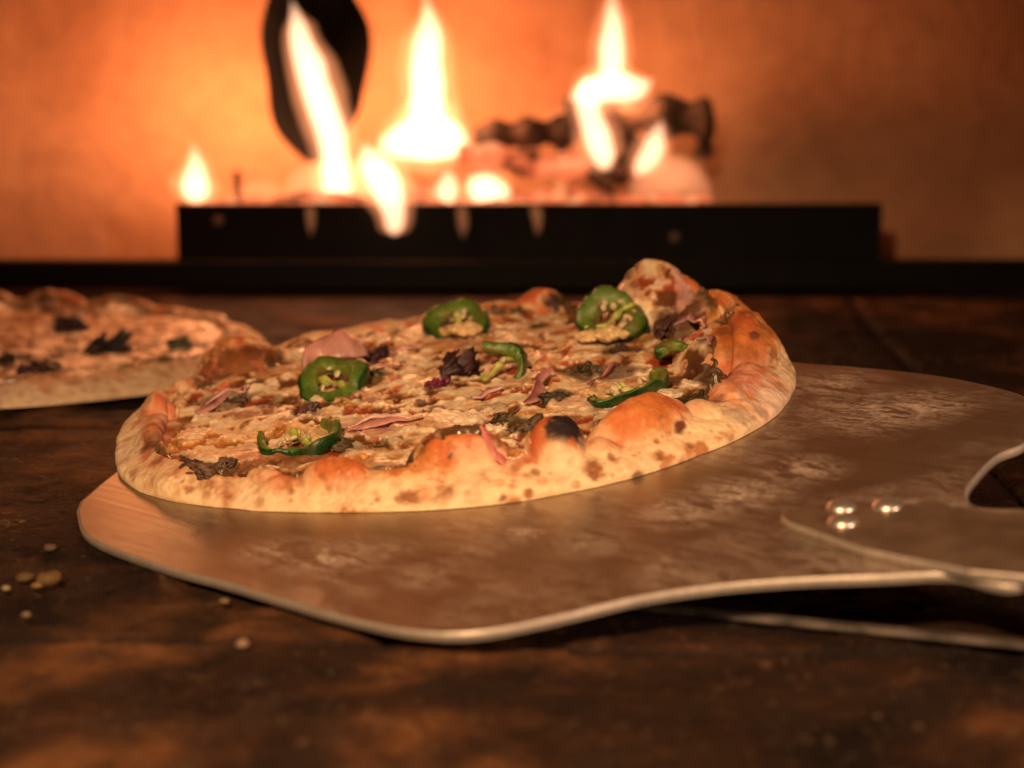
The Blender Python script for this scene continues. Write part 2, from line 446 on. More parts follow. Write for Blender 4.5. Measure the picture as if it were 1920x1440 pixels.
# ember bed and logs in the box
nx, ny = 240, 60
gx, gy = np.meshgrid(np.linspace(bl.x + 0.009, at_depth(1330, 380, 1.4).x, nx), np.linspace(yB + 0.009, yB + 0.067, ny), indexing='ij')
P = np.stack([gx, gy, gx * 0], -1)
gz = zt - 0.011 + 0.016 * fbm(P, 45, 3, 4) * ss(0, 0.01, gx - gx.min()) + 0.010 * ss(0.5, 0.8, fbm(P, 18, 9, 3))
tag(mesh_obj('ember_bed', np.stack([gx, gy, gz], -1).reshape(-1, 3), grid_faces(nx, ny), M_EMBER), 'bed of glowing orange embers inside the fire box', 'embers', kind='stuff')
def log(a, b, r, label, mat, seed, Y0, Y1):
    p = at_depth(*a, Y0); q = at_depth(*b, Y1); n = 26
    path = [p.lerp(q, i / (n - 1)) for i in range(n)]
    r = r / 2590
    rad = [r * (0.9 + 0.2 * math.sin(i * 0.8 + seed)) * (0.8 if i in (0, n - 1) else 1) for i in range(n)]
    V, Fc = tube(path, rad, 28)
    V = np.array(V); V = V + (fbm(V, 60, seed, 3)[:, None] - 0.5) * 0.006
    tag(mesh_obj('firewood_log', V, Fc, mat), label, 'log', 'logs burning in the fire box')
yF = yB + 0.04
log((1060, 216), (1335, 222), 42, 'dark charred log lying highest across the right of the fire', M_LOG, 1, yF + .02, yF + .02)
log((1120, 345), (1190, 250), 44, 'short brown log leaning behind the right hand flames', M_LOG, 2, yF + .04, yF + .05)
log((860, 290), (1100, 318), 28, 'glowing red log lying low in the middle of the fire', M_EMBER, 3, yF, yF + .01)
log((890, 258), (1090, 244), 34, 'brown charred log resting on the glowing red log', M_LOG, 4, yF + .03, yF + .03)
log((1318, 300), (1322, 195), 18, 'thin grey charred stick standing upright right of the logs', M_LOG, 5, yF + .03, yF + .03)
log((445, 380), (447, 318), 8, 'short pinkish stub standing up beside the leftmost flame', M_LOG, 6, yF + .02, yF + .02)
log((1050, 300), (1070, 190), 12, 'thin brown stick slanting up between the middle logs', M_LOG, 8, yF + .035, yF + .04)

# flames: closed bodies of glowing gas
M_SHEATH = m_flame('flame_sheath', (1.0, 0.33, 0.13), 24)
def flame(pts, label, mat, Y=None, flat=1.0):
    Y = Y or yF
    a = catmull([(x, y, r) for x, y, r in pts], 40)
    sc = Y * 1.0 / FPX
    path = [at_depth(x, y, Y) for x, y, r in a]
    rad = [max(r * .92, 0.6) * sc for x, y, r in a]
    V, Fc = tube(path, rad, 28, 1.0, flat)
    V = np.array(V); V[:, 0] += (vn(V, 60, 31) - 0.5) * 0.004
    o = tag(mesh_obj('flame', V, Fc, mat), label, 'flame', 'flames rising from the fire box')
    if mat is M_FL:
        V, Fc = tube(path, [(q * 1.55 + 6 * sc) * min(1, (i + 1) / 5, (40 - i) / 5) for i, q in enumerate(rad)], 28); V = np.array(V); V[:, 0] += (vn(V, 60, 31) - 0.5) * 0.006
        mesh_obj('outer_flame', V, Fc, M_SHEATH, o)
flame([(363, 384, 3), (364, 372, 22), (366, 350, 30), (367, 320, 22), (364, 292, 11), (362, 268, 3)], 'small teardrop flame alone at the left end of the fire box', M_FL)
flame([(632, 386, 4), (632, 372, 26), (634, 340, 30), (628, 290, 30), (616, 235, 32), (597, 180, 33), (578, 120, 30), (560, 60, 22), (548, 0, 3)], 'tall curved white flame in front of the dark flue opening', M_FL)
flame([(741, 442, 3), (741, 428, 17), (739, 395, 23), (726, 350, 34), (702, 312, 32), (682, 268, 5)], 'leaning flame whose foot hangs over the front of the fire box', M_FL, yB - 0.02)
flame([(705, 280, 4), (730, 272, 26), (770, 262, 42), (815, 258, 48), (855, 268, 34), (882, 276, 5)], 'wide white flame lying above the middle of the fire', M_FL, yF + .01)
flame([(800, 290, 14), (803, 240, 36), (802, 190, 36), (798, 130, 34), (803, 60, 24), (796, -10, 3)], 'straight white flame rising out of the wide one', M_FL, yF + .012)
flame([(838, 386, 3), (838, 374, 16), (838, 355, 21), (838, 332, 13), (838, 318, 3)], 'small round flame left of the brightest low flame', M_FL)
flame([(876, 330, 4), (892, 345, 26), (918, 358, 32), (944, 362, 22), (962, 366, 4)], 'bright low flame blob on the front edge of the fire box', M_FL)
flame([(1148, 318, 4), (1136, 300, 24), (1122, 265, 28), (1108, 225, 26), (1100, 180, 22), (1098, 140, 3)], 'curved white flame left of the short leaning log', M_FL, yF)
flame([(1195, 332, 3), (1205, 312, 18), (1224, 280, 22), (1236, 250, 14), (1242, 225, 3)], 'leaning flame at the right end of the logs', M_FL, yF)
flame([(1048, 384, 3), (1048, 366, 17), (1048, 350, 15), (1048, 332, 3)], 'small orange flame in the middle right of the fire box', M_FLTONGUE, yF - .03)
flame([(1065, 188, 3), (1100, 172, 26), (1145, 162, 32), (1190, 164, 26), (1225, 150, 3)], 'flat white flame licking over the highest log', M_FL, yF)
flame([(1140, 175, 8), (1146, 110, 26), (1150, 40, 18), (1142, -20, 3)], 'tall flame standing over the highest log', M_FL, yF + .01)
flame([(540, 388, 4), (560, 350, 34), (620, 340, 46), (700, 345, 44), (770, 360, 24), (800, 385, 4)], 'faint low orange flame between the tall and the leaning flame', M_FLDIM, yF + .02)
flame([(1180, 385, 4), (1210, 345, 32), (1265, 330, 44), (1310, 350, 24), (1335, 385, 4)], 'faint orange flame glowing under the right hand logs', M_FLDIM, yF + .03)
flame([(410, 386, 4), (450, 362, 18), (510, 358, 20), (545, 384, 4)], 'faint low flame right of the leftmost flame', M_FLDIM, yF + .02)
flame([(1000, 250, 4), (1050, 230, 26), (1110, 225, 30), (1170, 235, 20), (1200, 250, 3)], 'faint orange flame behind the highest log', M_FLDIM, yF + .045)
for px, ln in ((585, 60), (868, 64), (1005, 60)):
    flame([(px, 384, 4), (px, 392, 11), (px + 1, 384 + ln * .6, 10), (px + 1, 384 + ln, 2)],
          {585: 'dim tongue over the fire box front below the tall flame', 868: 'dim tongue over the fire box front below the low flames', 1005: 'dim tongue over the fire box front furthest right'}[px], m_flame('dim_tongue', (1.0, 0.33, 0.12), 30), yB - 0.012)

# ------------------------------------------------------------------ the peel
peel = empty('pizza_peel', PM)
tag(peel, 'flour dusted steel pizza peel under the front pizza', 'pizza peel')
TC = -0.043
def st(s, t): return hx * s + hw * t
out = [(-0.1458, -0.0959), (-0.1431, -0.1127), (-0.1312, -0.1432), (-0.0986, -0.1797), (-0.0704, -0.2050), (-0.0365, -0.2373), (-0.0182, -0.2528), (-0.006, -0.2612),
       (0.0072, -0.2664), (0.0202, -0.2664), (0.0398, -0.2607), (0.065, -0.2515), (0.0904, -0.2480), (0.1152, -0.2490), (0.1378, -0.2525)]
out += [tuple(st(0.292, -0.078)), tuple(st(0.315, TC - 0.031)), tuple(st(0.318, TC + 0.028)), tuple(st(0.292, TC + 0.030)),
        (0.1830, -0.2000), (0.1820, -0.185), (0.1903, -0.167), (0.2022, -0.1480), (0.2150, -0.1370), (0.2257, -0.1150), (0.2310, -0.095), (0.2299, -0.0771), (0.2200, -0.0571), (0.2032, -0.0345), (0.174, -0.0089), (0.1531, 0.0059),
        (0.115, 0.041), (0.08, 0.073), (0.05, 0.096), (0.02, 0.108), (-0.015, 0.105), (-0.055, 0.083), (-0.095, 0.036), (-0.125, -0.020), (-0.139, -0.060)]
oc = catmull(out + [out[0]], 420)[:-1]
TH = 0.0030
cen = oc.mean(0); nO = len(oc)
# outward normals of the outline
d = np.roll(oc, -1, 0) - np.roll(oc, 1, 0); nrm = np.stack([d[:, 1], -d[:, 0]], -1); nrm /= np.linalg.norm(nrm, axis=1)[:, None]
if ((oc - cen) * nrm).sum() < 0: nrm = -nrm
RB = Matrix.Rotation(ang, 4, 'Z')
bv = 0.0004
rings = [toB(oc - nrm * bv * 2.5, 0.0), toB(oc - nrm * bv * .6, -0.00012), toB(oc, -bv), toB(oc, -TH + bv), toB(oc - nrm * bv, -TH)]
V = np.vstack(rings); Fc = grid_faces(5, nO, True)
me = [tuple(int(k) for k in f) for f in Fc] + [tuple(range(nO)), tuple(range(4 * nO, 5 * nO))[::-1]]
blade = mesh_obj('blade', V, me, M_STEEL, peel, smooth=False)
blade.matrix_local = RB
blade.data.materials.append(M_EDGE)
for p in blade.data.polygons:
    if len(p.vertices) == 4: p.material_index = 1; p.use_smooth = True
# the tang that holds the handle, its rivets and the handle
def prism(name, prof, z0, z1, mat, parent, w=0.0006):
    n = len(prof); V = np.vstack([toB(np.array(prof), z0), toB(np.array(prof), z1)])
    F = [tuple(range(n))[::-1], tuple(range(n, 2 * n))] + [(i, (i + 1) % n, (i + 1) % n + n, i + n) for i in range(n)]
    o = mesh_obj(name, V, F, mat, parent, smooth=False); o.matrix_local = RB; bevel(o, w); return o
prof = [tuple(st(*q)) for q in ((0.219, -0.0615), (0.2205, -0.066), (0.226, -0.0695), (0.262, -0.0790), (0.300, -0.0800), (0.360, -0.066), (0.42, -0.064), (0.42, -0.026), (0.36, -0.024), (0.300, -0.028), (0.262, -0.034), (0.236, -0.042), (0.228, -0.047))]
tg = prism('tang', prof, 0.00015, 0.0034, M_EDGE, peel, 0.0008)
tg.data.materials.append(M_TANG); tg.data.polygons[1].material_index = 1
M_CHROME = m_plain('polished_rivet', (0.7, 0.62, 0.54), 0.36, 0.9, var=.05)
for s, t in ((0.2345, -0.0505), (0.243, -0.0625), (0.2475, -0.0425)):
    c = st(s, t); n = 24; V = []; F = []
    for i in range(9):
        a = i / 8 * math.pi / 2
        V += [(c[0] + 0.0052 * math.cos(a) * math.cos(k * 2 * math.pi / n), c[1] + 0.0052 * math.cos(a) * math.sin(k * 2 * math.pi / n), 0.0031 + 0.0030 * math.sin(a)) for k in range(n)]
    mesh_obj('rivet', V, grid_faces(9, n, True), M_CHROME, peel)
a0, a1 = st(0.34, -0.045), st(1.1, -0.045)
V, Fc = tube([(*a0, 0.016), (*(a0 * .9 + a1 * .1), 0.017), (*a1, 0.03)], [0.013, 0.014, 0.014], 32)
mesh_obj('handle', V, Fc, m_plain('worn_wood', (0.22, 0.11, 0.05), 0.5, bs=60), peel)

# ------------------------------------------------------------------ pizzas
def arc_r(th, table):
    a = np.array([q[0] for q in table]); r = np.array([q[1] for q in table])
    return np.interp(np.degrees(th) % 360, a, r, period=360)
class Pizza:
    def __init__(s, root, R0, table, rimw, rimh, bubbles, seed):
        s.root, s.R0, s.table, s.rimw, s.rimh, s.bub, s.seed = root, R0, table, rimw, rimh, bubbles, seed
        s.zi = 0.0065; s.relief = 1.0
    def R(s, th):
        q = np.stack([np.cos(th), np.sin(th), 0 * th], -1)
        return arc_r(th, s.table) + (fbm(q, 3.5, s.seed, 3) - 0.5) * 0.004
    def a(s, th): return arc_r(th, s.rimw) * (0.92 + 0.16 * vn(np.stack([np.cos(th), np.sin(th), 0 * th], -1), 3, s.seed + 5))
    def h(s, th): return arc_r(th, s.rimh) * (0.86 + 0.28 * vn(np.stack([np.cos(th), np.sin(th), 0 * th], -1), 5, s.seed + 6))
    def lift(s, x, y):
        dz = 0 * x
        for b in s.bub:
            bx_, by_, rx, ry, rot, hb = b[:6]
            c, sn = math.cos(rot), math.sin(rot)
            u = ((x - bx_) * c + (y - by_) * sn) / rx; v = (-(x - bx_) * sn + (y - by_) * c) / ry
            q = np.clip(1 - (u * u + v * v), 0, 1)
            dz = dz + (np.maximum(dz, hb * q ** (b[6] if len(b) > 6 else 0.75)) - dz)
        return dz
    def prof(s, th, phi):
        R, a, h = s.R(th), s.a(th), s.h(th)
        r = R - a - a * np.cos(phi)
        z = s.zi * (1 - ss(0, 1, (1 - np.cos(phi)) / 2)) + h * np.sin(np.clip(phi, 0, math.pi)) ** 0.8
        return r, z
    def top(s, x, y):
        r = np.hypot(x, y); th = np.arctan2(y, x); R, a, h = s.R(th), s.a(th), s.h(th)
        c = np.clip((R - a - r) / a, -1, 1); phi = np.arccos(c)
        z = s.zi * (1 - ss(0, 1, (1 - c) / 2)) + h * np.sin(phi) ** 0.8
        return z + s.lift(x, y)
    def crust(s, nth, nph, sauce, spots, pale):
        th = np.linspace(0, 2 * math.pi, nth, endpoint=False)
        k1 = nph // 5
        vi = np.linspace(0, 1, k1, endpoint=False) ** 0.5
        R, a = s.R(th), s.a(th)
        Rin = (R - 2 * a)[None, :] * vi[:, None]
        phi = np.linspace(0, math.pi, nph - k1)[:, None]
        THo = np.broadcast_to(th, (nph - k1, nth))
        ro, zo = s.prof(THo, np.broadcast_to(phi, (nph - k1, nth)))
        ph_full = np.vstack([np.zeros((k1, nth)), np.broadcast_to(phi, (nph - k1, nth))])
        r = np.vstack([Rin, ro]); z = np.vstack([np.full((k1, nth), s.zi), zo])
        TH = np.broadcast_to(th, r.shape)
        x, y = r * np.cos(TH), r * np.sin(TH)
        L = s.lift(x, y)
        wgt = ss(0.0, 0.011, z)
        wgt = np.where(ph_full < math.pi / 2, 1, wgt)
        z = z + L * wgt
        P = np.stack([x, y, z], -1)
        # lumpiness of the baked dough
        n1 = fbm(P, 42, s.seed + 11, 3) - 0.5; n2 = fbm(P, 150, s.seed + 14, 4) - 0.5; n3 = fbm(P, 520, s.seed + 17, 2) - .5
        disp = n1 * 0.0080 + n2 * 0.0017 + n3 * 0.0006
        low = ss(0, 0.004, z)
        out_dir = np.stack([np.cos(TH) * np.sin(ph_full / 2), np.sin(TH) * np.sin(ph_full / 2), np.cos(ph_full / 2)], -1)
        out_dir = out_dir * np.where(ph_full[..., None] > 0, 1, 1)
        P = P + out_dir * (disp * low * np.where(ph_full > 0.01, 1, 0.3))[..., None]
        # undersurface
        P[-1, :, 2] = 0.0004
        bot = P[-1:].copy(); bot[..., :2] *= 0.90; bot[..., 2] = 0.0006
        P = np.vstack([P, bot]); x, y, z = P[..., 0], P[..., 1], P[..., 2]
        TH = np.vstack([TH, TH[-1:]]); ph = np.vstack([ph_full, ph_full[-1:] + .3])
        rr = np.hypot(x, y)
        # colour of the dough itself: floury at the foot, golden then brown on the crown, leopard spots
        A = fbm(P, 38, s.seed + 21, 4); B = fbm(P, 120, s.seed + 25, 4); Cn = fbm(P, 420, s.seed + 29, 3)
        gold = np.array([0.72, 0.37, 0.12]); flour = np.array([0.86, 0.64, 0.38]); orange = np.array([0.60, 0.18, 0.030]); brown = np.array([0.26, 0.085, 0.022]); char = np.array([0.018, 0.010, 0.010])
        hgt = ss(0.005, 0.024, z + (A - .5) * 0.022)
        col = mix(np.broadcast_to(flour, P.shape), gold, hgt * 1.1)
        col = mix(col, orange, ss(0.009, 0.022, z + (B - .5) * 0.022 + (A - .5) * .026) * 0.80); col = mix(col, np.array([.45, .10, .02]), ss(.52, .64, B * .5 + Cn * .5) * ss(.010, .020, z) * .5)
        col = mix(col, brown * 1.5, ss(0.56, 0.70, A * .4 + B * .6 + ss(0.012, 0.030, z) * .07) * 0.85)
        col = mix(col, flour * 1.02, ss(0.56, 0.70, Cn) * 0.35)
        back = np.maximum(ss(-0.02, 0.06, y), ss(.085, .125, x + (A - .5) * .03) * ss(.009, .015, z))                       # the rim nearest the fire baked darker
        col = mix(col, brown * 1.5, back * ss(0.42, 0.62, B) * ss(0.010, 0.022, z) * .75)
        for (a0_, a1_, am) in pale:
            t = ss(0, 14, (np.degrees(TH) - a0_) % 360) * ss(0, 14, (a1_ - np.degrees(TH)) % 360) * (((np.degrees(TH) - a0_) % 360) < ((a1_ - a0_) % 360))
            col = mix(col, np.array([0.74, 0.53, 0.41]), t * am * (1 - ss(0.012, 0.022, z + (A - .5) * .01)))
        # sauce that crept up the inner side of the rim
        inner = 1 - ss(0.9, 1.75, ph + (A - .5) * 3.0)
        red = np.array([0.50, 0.085, 0.025])
        col = mix(col, red, inner * (0.35 + 0.5 * ss(0.4, 0.6, B)) * sauce)
        P2 = P.reshape(-1, 3); C2 = col.reshape(-1, 3).copy()
        # random small blisters round the face
        rg = np.random.default_rng(s.seed); cand = np.where((P2[:, 2] > 0.003) & (ph.ravel() > 1.0))[0]
        for k in range(420):
            c = P2[rg.choice(cand)]; rad = rg.uniform(0.0006, 0.0024) if k > 30 else rg.uniform(0.003, 0.0045)
            dd = np.linalg.norm((P2 - c) * np.array([1, 1, 1 / rg.uniform(.8, 1.3)]), axis=1)
            if rg.random() < .5: e = (1 - ss(rad * .25, rad * 1.5, dd + (B.ravel() - .5) * rad * 1.6)) * rg.uniform(.25, .6); C2 = mix(C2, brown * 1.4, e)
            else: e = (1 - ss(rad * .3, rad * 1.6, dd + (B.ravel() - .5) * rad * 2)) * rg.uniform(.3, .7); C2 = mix(C2, np.array([0.50, 0.16, .05]), e)
        if spots:
            sx, sy, dp = project(P2, s.root.matrix_world)
            for (px, py, rad, tone, k) in spots:
                near = np.where((abs(sx - px) < 6) & (abs(sy - py) < 6))[0]
                if len(near) == 0: continue
                c = P2[near[np.argmin(dp[near])]]
                dd = np.linalg.norm(P2 - c, axis=1) + (B.ravel() - .5) * rad * 1.5 + (Cn.ravel() - .5) * rad * 1.1
                e = (1 - ss(rad * .35, rad * 1.30, dd)) * k
                if tone in ('orange', 'red'): e = e * (0.25 + 0.75 * ss(.40, .58, B.ravel() * .6 + Cn.ravel() * .4))
                C2 = mix(C2, {'char': char, 'brown': brown, 'red': np.array([0.48, 0.075, 0.022]), 'orange': np.array([.62, .20, .05]), 'grey': np.array([.34, .25, .19]), 'pale': np.array([.85, .66, .44]), 'deep': np.array([.12, .035, .015])}[tone], e)
                if tone in ('char', 'brown') and rad < 0.006:
                    P2 = P2 - (np.exp(-(dd / rad) ** 2) * 0.0006)[:, None] * np.array([0, -1, .5])
        nu = P.shape[0]
        return mesh_obj('crust', P2, grid_faces(nu, nth, True), M_CRUST, s.root, col=C2)
    def cheese(s, n, edge, extra, dark, seed, res=0.00035, strands=800):
        """melted cheese over the sauce; strand relief is stamped on a fine field first"""
        rg = np.random.default_rng(seed); L = s.R0 * 1.02; m = int(2 * L / res)
        Hf = np.zeros((m, m), np.float32); Cf = np.zeros((m, m), np.float32)
        def stamp(p, w, h, c):
            k = int(w * 2.2 / res) + 1; i, j = int((p[0] + L) / res), int((p[1] + L) / res)
            if i - k < 0 or j - k < 0 or i + k >= m or j + k >= m: return
            ii, jj = np.mgrid[-k:k + 1, -k:k + 1]; g = np.clip(1 - (ii ** 2 + jj ** 2) * (res / w) ** 2, 0, 1) ** 0.6 * h
            sl = Hf[i - k:i + k + 1, j - k:j + k + 1]; sel = g > sl * .6
            Cf[i - k:i + k + 1, j - k:j + k + 1][sel & (g > 0)] = c
            np.maximum(sl, g, out=sl)
        for q in range(strands):
            r = L * math.sqrt(rg.random()) * .92; t = rg.uniform(0, 2 * math.pi); p = np.array([r * math.cos(t), r * math.sin(t)])
            an = rg.uniform(0, 2 * math.pi); bend = rg.normal(0, 60); ln = rg.uniform(0.004, 0.014); w = rg.uniform(0.0010, 0.0028); hh = rg.uniform(0.0004, 0.0016); c = rg.uniform(.0, 1)
            for k in range(int(ln / (w * .5))):
                stamp(p, w, hh, c); p = p + np.array([math.cos(an), math.sin(an)]) * w * .5; an += bend * w * .5
        for _ in range(3): Hf[1:-1, 1:-1] = (Hf[:-2, 1:-1] + Hf[2:, 1:-1] + Hf[1:-1, :-2] + Hf[1:-1, 2:] + 2 * Hf[1:-1, 1:-1]) / 6
        nr, nt = n
        rr = (np.linspace(0, 1, nr) ** 0.62)[:, None]; th = np.linspace(0, 2 * math.pi, nt, endpoint=False)[None, :]
        Rb = (s.R(th[0]) - s.a(th[0]) * 0.25)[None, :]
        r = rr * Rb; x, y = r * np.cos(th), r * np.sin(th)
        z0 = s.top(x, y)
        P = np.stack([x, y, z0 * 1.2], -1)
        fx, fy = (x + L) / res, (y + L) / res; i0 = np.clip(fx.astype(int), 0, m - 2); j0 = np.clip(fy.astype(int), 0, m - 2); ax, ay = fx - i0, fy - j0
        samp = lambda F_: (F_[i0, j0] * (1 - ax) * (1 - ay) + F_[i0 + 1, j0] * ax * (1 - ay) + F_[i0, j0 + 1] * (1 - ax) * ay + F_[i0 + 1, j0 + 1] * ax * ay)
        hs, cs = samp(Hf), samp(Cf)
        A = fbm(P, 40, seed + 41, 4); B = fbm(P, 110, seed + 45, 4); Cn = fbm(P, 380, seed + 49, 3)
        cover = (s.R(th[0]) - 2 * s.a(th[0]))[None, :] + edge + (A - .5) * 0.030 + (B - .5) * .012 - r
        for (bx_, by_, rad, am) in extra:
            cover = cover + am * np.exp(-((x - bx_) ** 2 + (y - by_) ** 2) / rad ** 2)
        G = fbm(P, 175, seed + 57, 3); hole = ss(0.505, 0.575, B * .40 + fbm(P, 62, seed + 53, 3) * .25 + G * .35)     # bubbles that opened down to the sauce
        inside = ss(-0.004, 0.004, cover); Rq, aq = s.R(th[0])[None, :], s.a(th[0])[None, :]; crest = ss(0, 1, (r - Rq + 1.5 * aq) / (.35 * aq)) * ss(.05, .0, y); inside = inside * (1 - crest)
        t = -0.003 - 0.0045 * crest + inside * (0.0052 + s.relief * ((A - .5) * 0.006 + hs * 0.75 * (1 - hole * .7) + (B - .5) * 0.0034)) - inside * hole * 0.0016 * s.relief
        z = np.maximum(z0 + t, 0.0012)
        cream = np.array([0.78, 0.54, 0.30]); white = np.array([0.90, 0.76, 0.54]); tan = np.array([0.50, 0.22, 0.07]); brown = np.array([0.12, 0.040, 0.013]); pink = np.array([.55, .28, .20])
        col = mix(np.broadcast_to(cream, P.shape), white, ss(.35, .9, cs) * ss(0.0005, 0.0016, hs))
        col = mix(col, white, ss(.50, .36, G) * .7); col = mix(col, tan, ss(0.47, 0.60, A * .5 + G * .5) * .8)
        col = mix(col, pink, ss(0.52, 0.66, vn(P, 60, seed + 61)) * .45)
        col = mix(col, np.array([.30, .11, .03]), ss(.1, .6, hole) * .8); col = mix(col, brown, ss(.5, 1, hole) * .9); col = mix(col, np.array([.40, .07, .025]), ss(.57, .64, vn(P, 85, seed + 64)) * hole * .8)
        col = mix(col, np.array([.42, .16, .045]), (1 - ss(0, 0.010, cover)) * .65)
        col = mix(col, np.array([.085, .040, .014]), (1 - ss(0.002, 0.013, cover + (G - .5) * .02)) * ss(.44, .54, fbm(P, 70, seed + 71, 3)) * .95 * s.relief)
        col = mix(col, cream, .45 * (1 - s.relief))
        for (dx_, dy_, rx, ry, rot, tone, am) in dark:
            c, sn = math.cos(rot), math.sin(rot); u = ((x - dx_) * c + (y - dy_) * sn) / rx; v = (-(x - dx_) * sn + (y - dy_) * c) / ry
            q = np.sqrt(u * u + v * v) + (B - .5) * 1.3 + (A - .5) * .8
            e = (1 - ss(.65, 1.15, q)) * am
            tc = {'herb': np.array([0.050, 0.036, 0.012]), 'dark': np.array([0.05, 0.018, 0.012]), 'red': np.array([.45, .07, .03]), 'brown': np.array([.22, .08, .03]), 'pink': np.array([.60, .33, .30]), 'white': np.array([.86, .68, .48]), 'gold': np.array([.62, .30, .08])}[tone]
            tc2 = tc * (0.6 + 1.1 * Cn[..., None])
            tt = np.clip(e, 0, 1)[..., None]; col = col * (1 - tt) + tc2 * tt
            if tone in ('herb', 'dark'): z = z + e * (Cn - .5) * 0.003
        s.czf = (x, y, z)
        V = np.stack([x, y, z], -1).reshape(-1, 3)
        return mesh_obj('cheese', V, grid_faces(nr, nt, True), M_CHEESE, s.root, col=col.reshape(-1, 3))
    def z_at(s, x, y):
        X, Y, Z = s.czf; d = (X - x) ** 2 + (Y - y) ** 2; k = np.argsort(d.ravel())[:12]; return float(np.median(Z.ravel()[k]))
    def place(s, px, py):
        """surface point of the topping layer seen at a photo pixel"""
        X, Y, Z = s.czf; P2 = np.stack([X, Y, Z], -1).reshape(-1, 3)
        sx, sy, dp = project(P2, s.root.matrix_world)
        near = np.where((abs(sx - px) < 9) & (abs(sy - py) < 7))[0]
        if len(near) == 0: near = np.argsort((sx - px) ** 2 + (sy - py) ** 2)[:1]
        k = near[np.argmin(dp[near])]; return Vector(P2[k])

GREEN_D = np.array([0.008, 0.048, 0.007]); GREEN_M = np.array([0.025, 0.105, 0.010]); GREEN_P = np.array([0.18, 0.25, 0.04]); CREAMY = np.array([.72, .60, .34])
def pepper(pz, loc, rot, R=0.0125, wall=0.0024, ht=0.005, a0=0, a1=360, seed=0, squash=1.0, seeds=4, pith=True, label=None, deep=1.0):
    """a slice of green chilli: ring of skin and flesh, pith ribs and seeds as sub-parts"""
    full = a1 - a0 >= 360; n = 110; rg = np.random.default_rng(seed)
    ths = np.radians(np.linspace(a0, a1, n, endpoint=not full)); ws = 22
    V = []; C = []
    for t in ths:
        lob = 1 + 0.05 * math.cos(3 * t + seed) + 0.03 * math.cos(5 * t)
        endt = 1.0 if full else min(1, 0.25 + 8 * min((t - ths[0]), (ths[-1] - t)))
        for k in range(ws):
            a = 2 * math.pi * k / ws; ca, sa = math.cos(a), math.sin(a)
            rx = abs(ca) ** .6 * math.copysign(1, ca); rz = abs(sa) ** .5 * math.copysign(1, sa)
            r = (R - wall / 2) * lob + rx * wall / 2 * endt; z = rz * ht / 2 * endt + 0.0006 * math.sin(2 * t + seed)
            V.append((r * math.cos(t), r * math.sin(t) * squash, z))
            f = (1 + ca) / 2
            c = GREEN_P * (1 - f) + GREEN_M * f if f < .72 else GREEN_D * deep
            if f < .72 and rg.random() < .3: c = c * .8
            C.append(c)
    V = np.array(V); C = np.array(C); V = V + (fbm(V, 300, seed, 2)[:, None] - .5) * .0014
    wv = np.stack([vn(V, 85, seed + 3) - .5, vn(V, 85, seed + 9) - .5, (vn(V, 75, seed + 14) - .5) * 1.3], -1); V = V + wv * .0052
    C = C * (0.55 + .8 * fbm(V, 420, 4, 3))[:, None]; C = mix(C, np.array([.16, .10, .02]), ss(.55, .68, fbm(V, 200, 17, 3)) * .6)
    if full: Fq = grid_faces(n, ws, True); last = np.array([[(n - 1) * ws + k, (n - 1) * ws + (k + 1) % ws, (k + 1) % ws, k] for k in range(ws)]); Fq = np.vstack([Fq, last]); o = mesh_obj('pepper_slice', V, Fq, M_PEPPER, pz.root, col=C)
    else:
        Fl = [tuple(int(q) for q in f) for f in grid_faces(n, ws, True)] + [tuple(range(ws))[::-1], tuple((n - 1) * ws + k for k in range(ws))]
        o = mesh_obj('pepper_slice', V, Fl, M_PEPPER, pz.root, col=C)
    o.location = loc; o.rotation_euler = rot
    if label: o['label'] = label
    if pith:
        mid = math.radians((a0 + a1) / 2 if not full else rg.uniform(0, 360))
        pts = [np.array([math.cos(mid + d_) * R * q, math.sin(mid + d_) * R * q * squash, 0]) for d_, q in ((0, .85), (.15, .5), (-.1, .1), (0.3 + math.pi, .35), (math.pi - .2, .84 if full else .3))]
        pth = catmull(pts, 20); Vt, Ft = tube([tuple(p) for p in pth], [0.0013 + .0006 * math.sin(i) for i in range(20)], 12, 1, 1)
        Vt = np.array(Vt); Vt[:, 2] *= 1.3; Vt = Vt + (fbm(Vt, 300, 2, 2)[:, None] - .5) * .001
        mesh_obj('pith', Vt, Ft, M_PEPPER, o, col=np.tile(np.array([[.42, .45, .09]]), (len(Vt), 1)) * (.6 + .7 * vn(Vt, 400, 8))[:, None])
    for k in range(seeds):
        t = rg.uniform(math.radians(a0), math.radians(a1)); q = R * rg.uniform(.25, .68)
        Vt, Ft = blob(0.0020, 0.0016, 0.0009, 12, 8, k)
        c = mesh_obj('seed', Vt, Ft, M_PEPPER, o, col=np.tile(CREAMY * rg.uniform(.6, 1), (len(Vt), 1)))
        c.location = (q * math.cos(t), q * math.sin(t) * squash, rg.uniform(.0005, ht * .45)); c.rotation_euler = (rg.uniform(0, 1), rg.uniform(0, 1), rg.uniform(0, 6))
    return o
def blob(rx, ry, rz, nu=24, nv=16, seed=0, amp=0.0, f=300, col=None):
    V = []
    for i in range(nv + 1):
        t = math.pi * i / nv
        for j in range(nu):
            p = 2 * math.pi * j / nu; V.append((math.sin(t) * math.cos(p), math.sin(t) * math.sin(p), math.cos(t)))
    V = np.array(V); D = V.copy(); V = V * np.array([rx, ry, rz])
    if amp: V = V + D * ((fbm(V + seed, f, seed % 20, 3) - .5) * amp)[:, None]
    return V, grid_faces(nv + 1, nu, True)
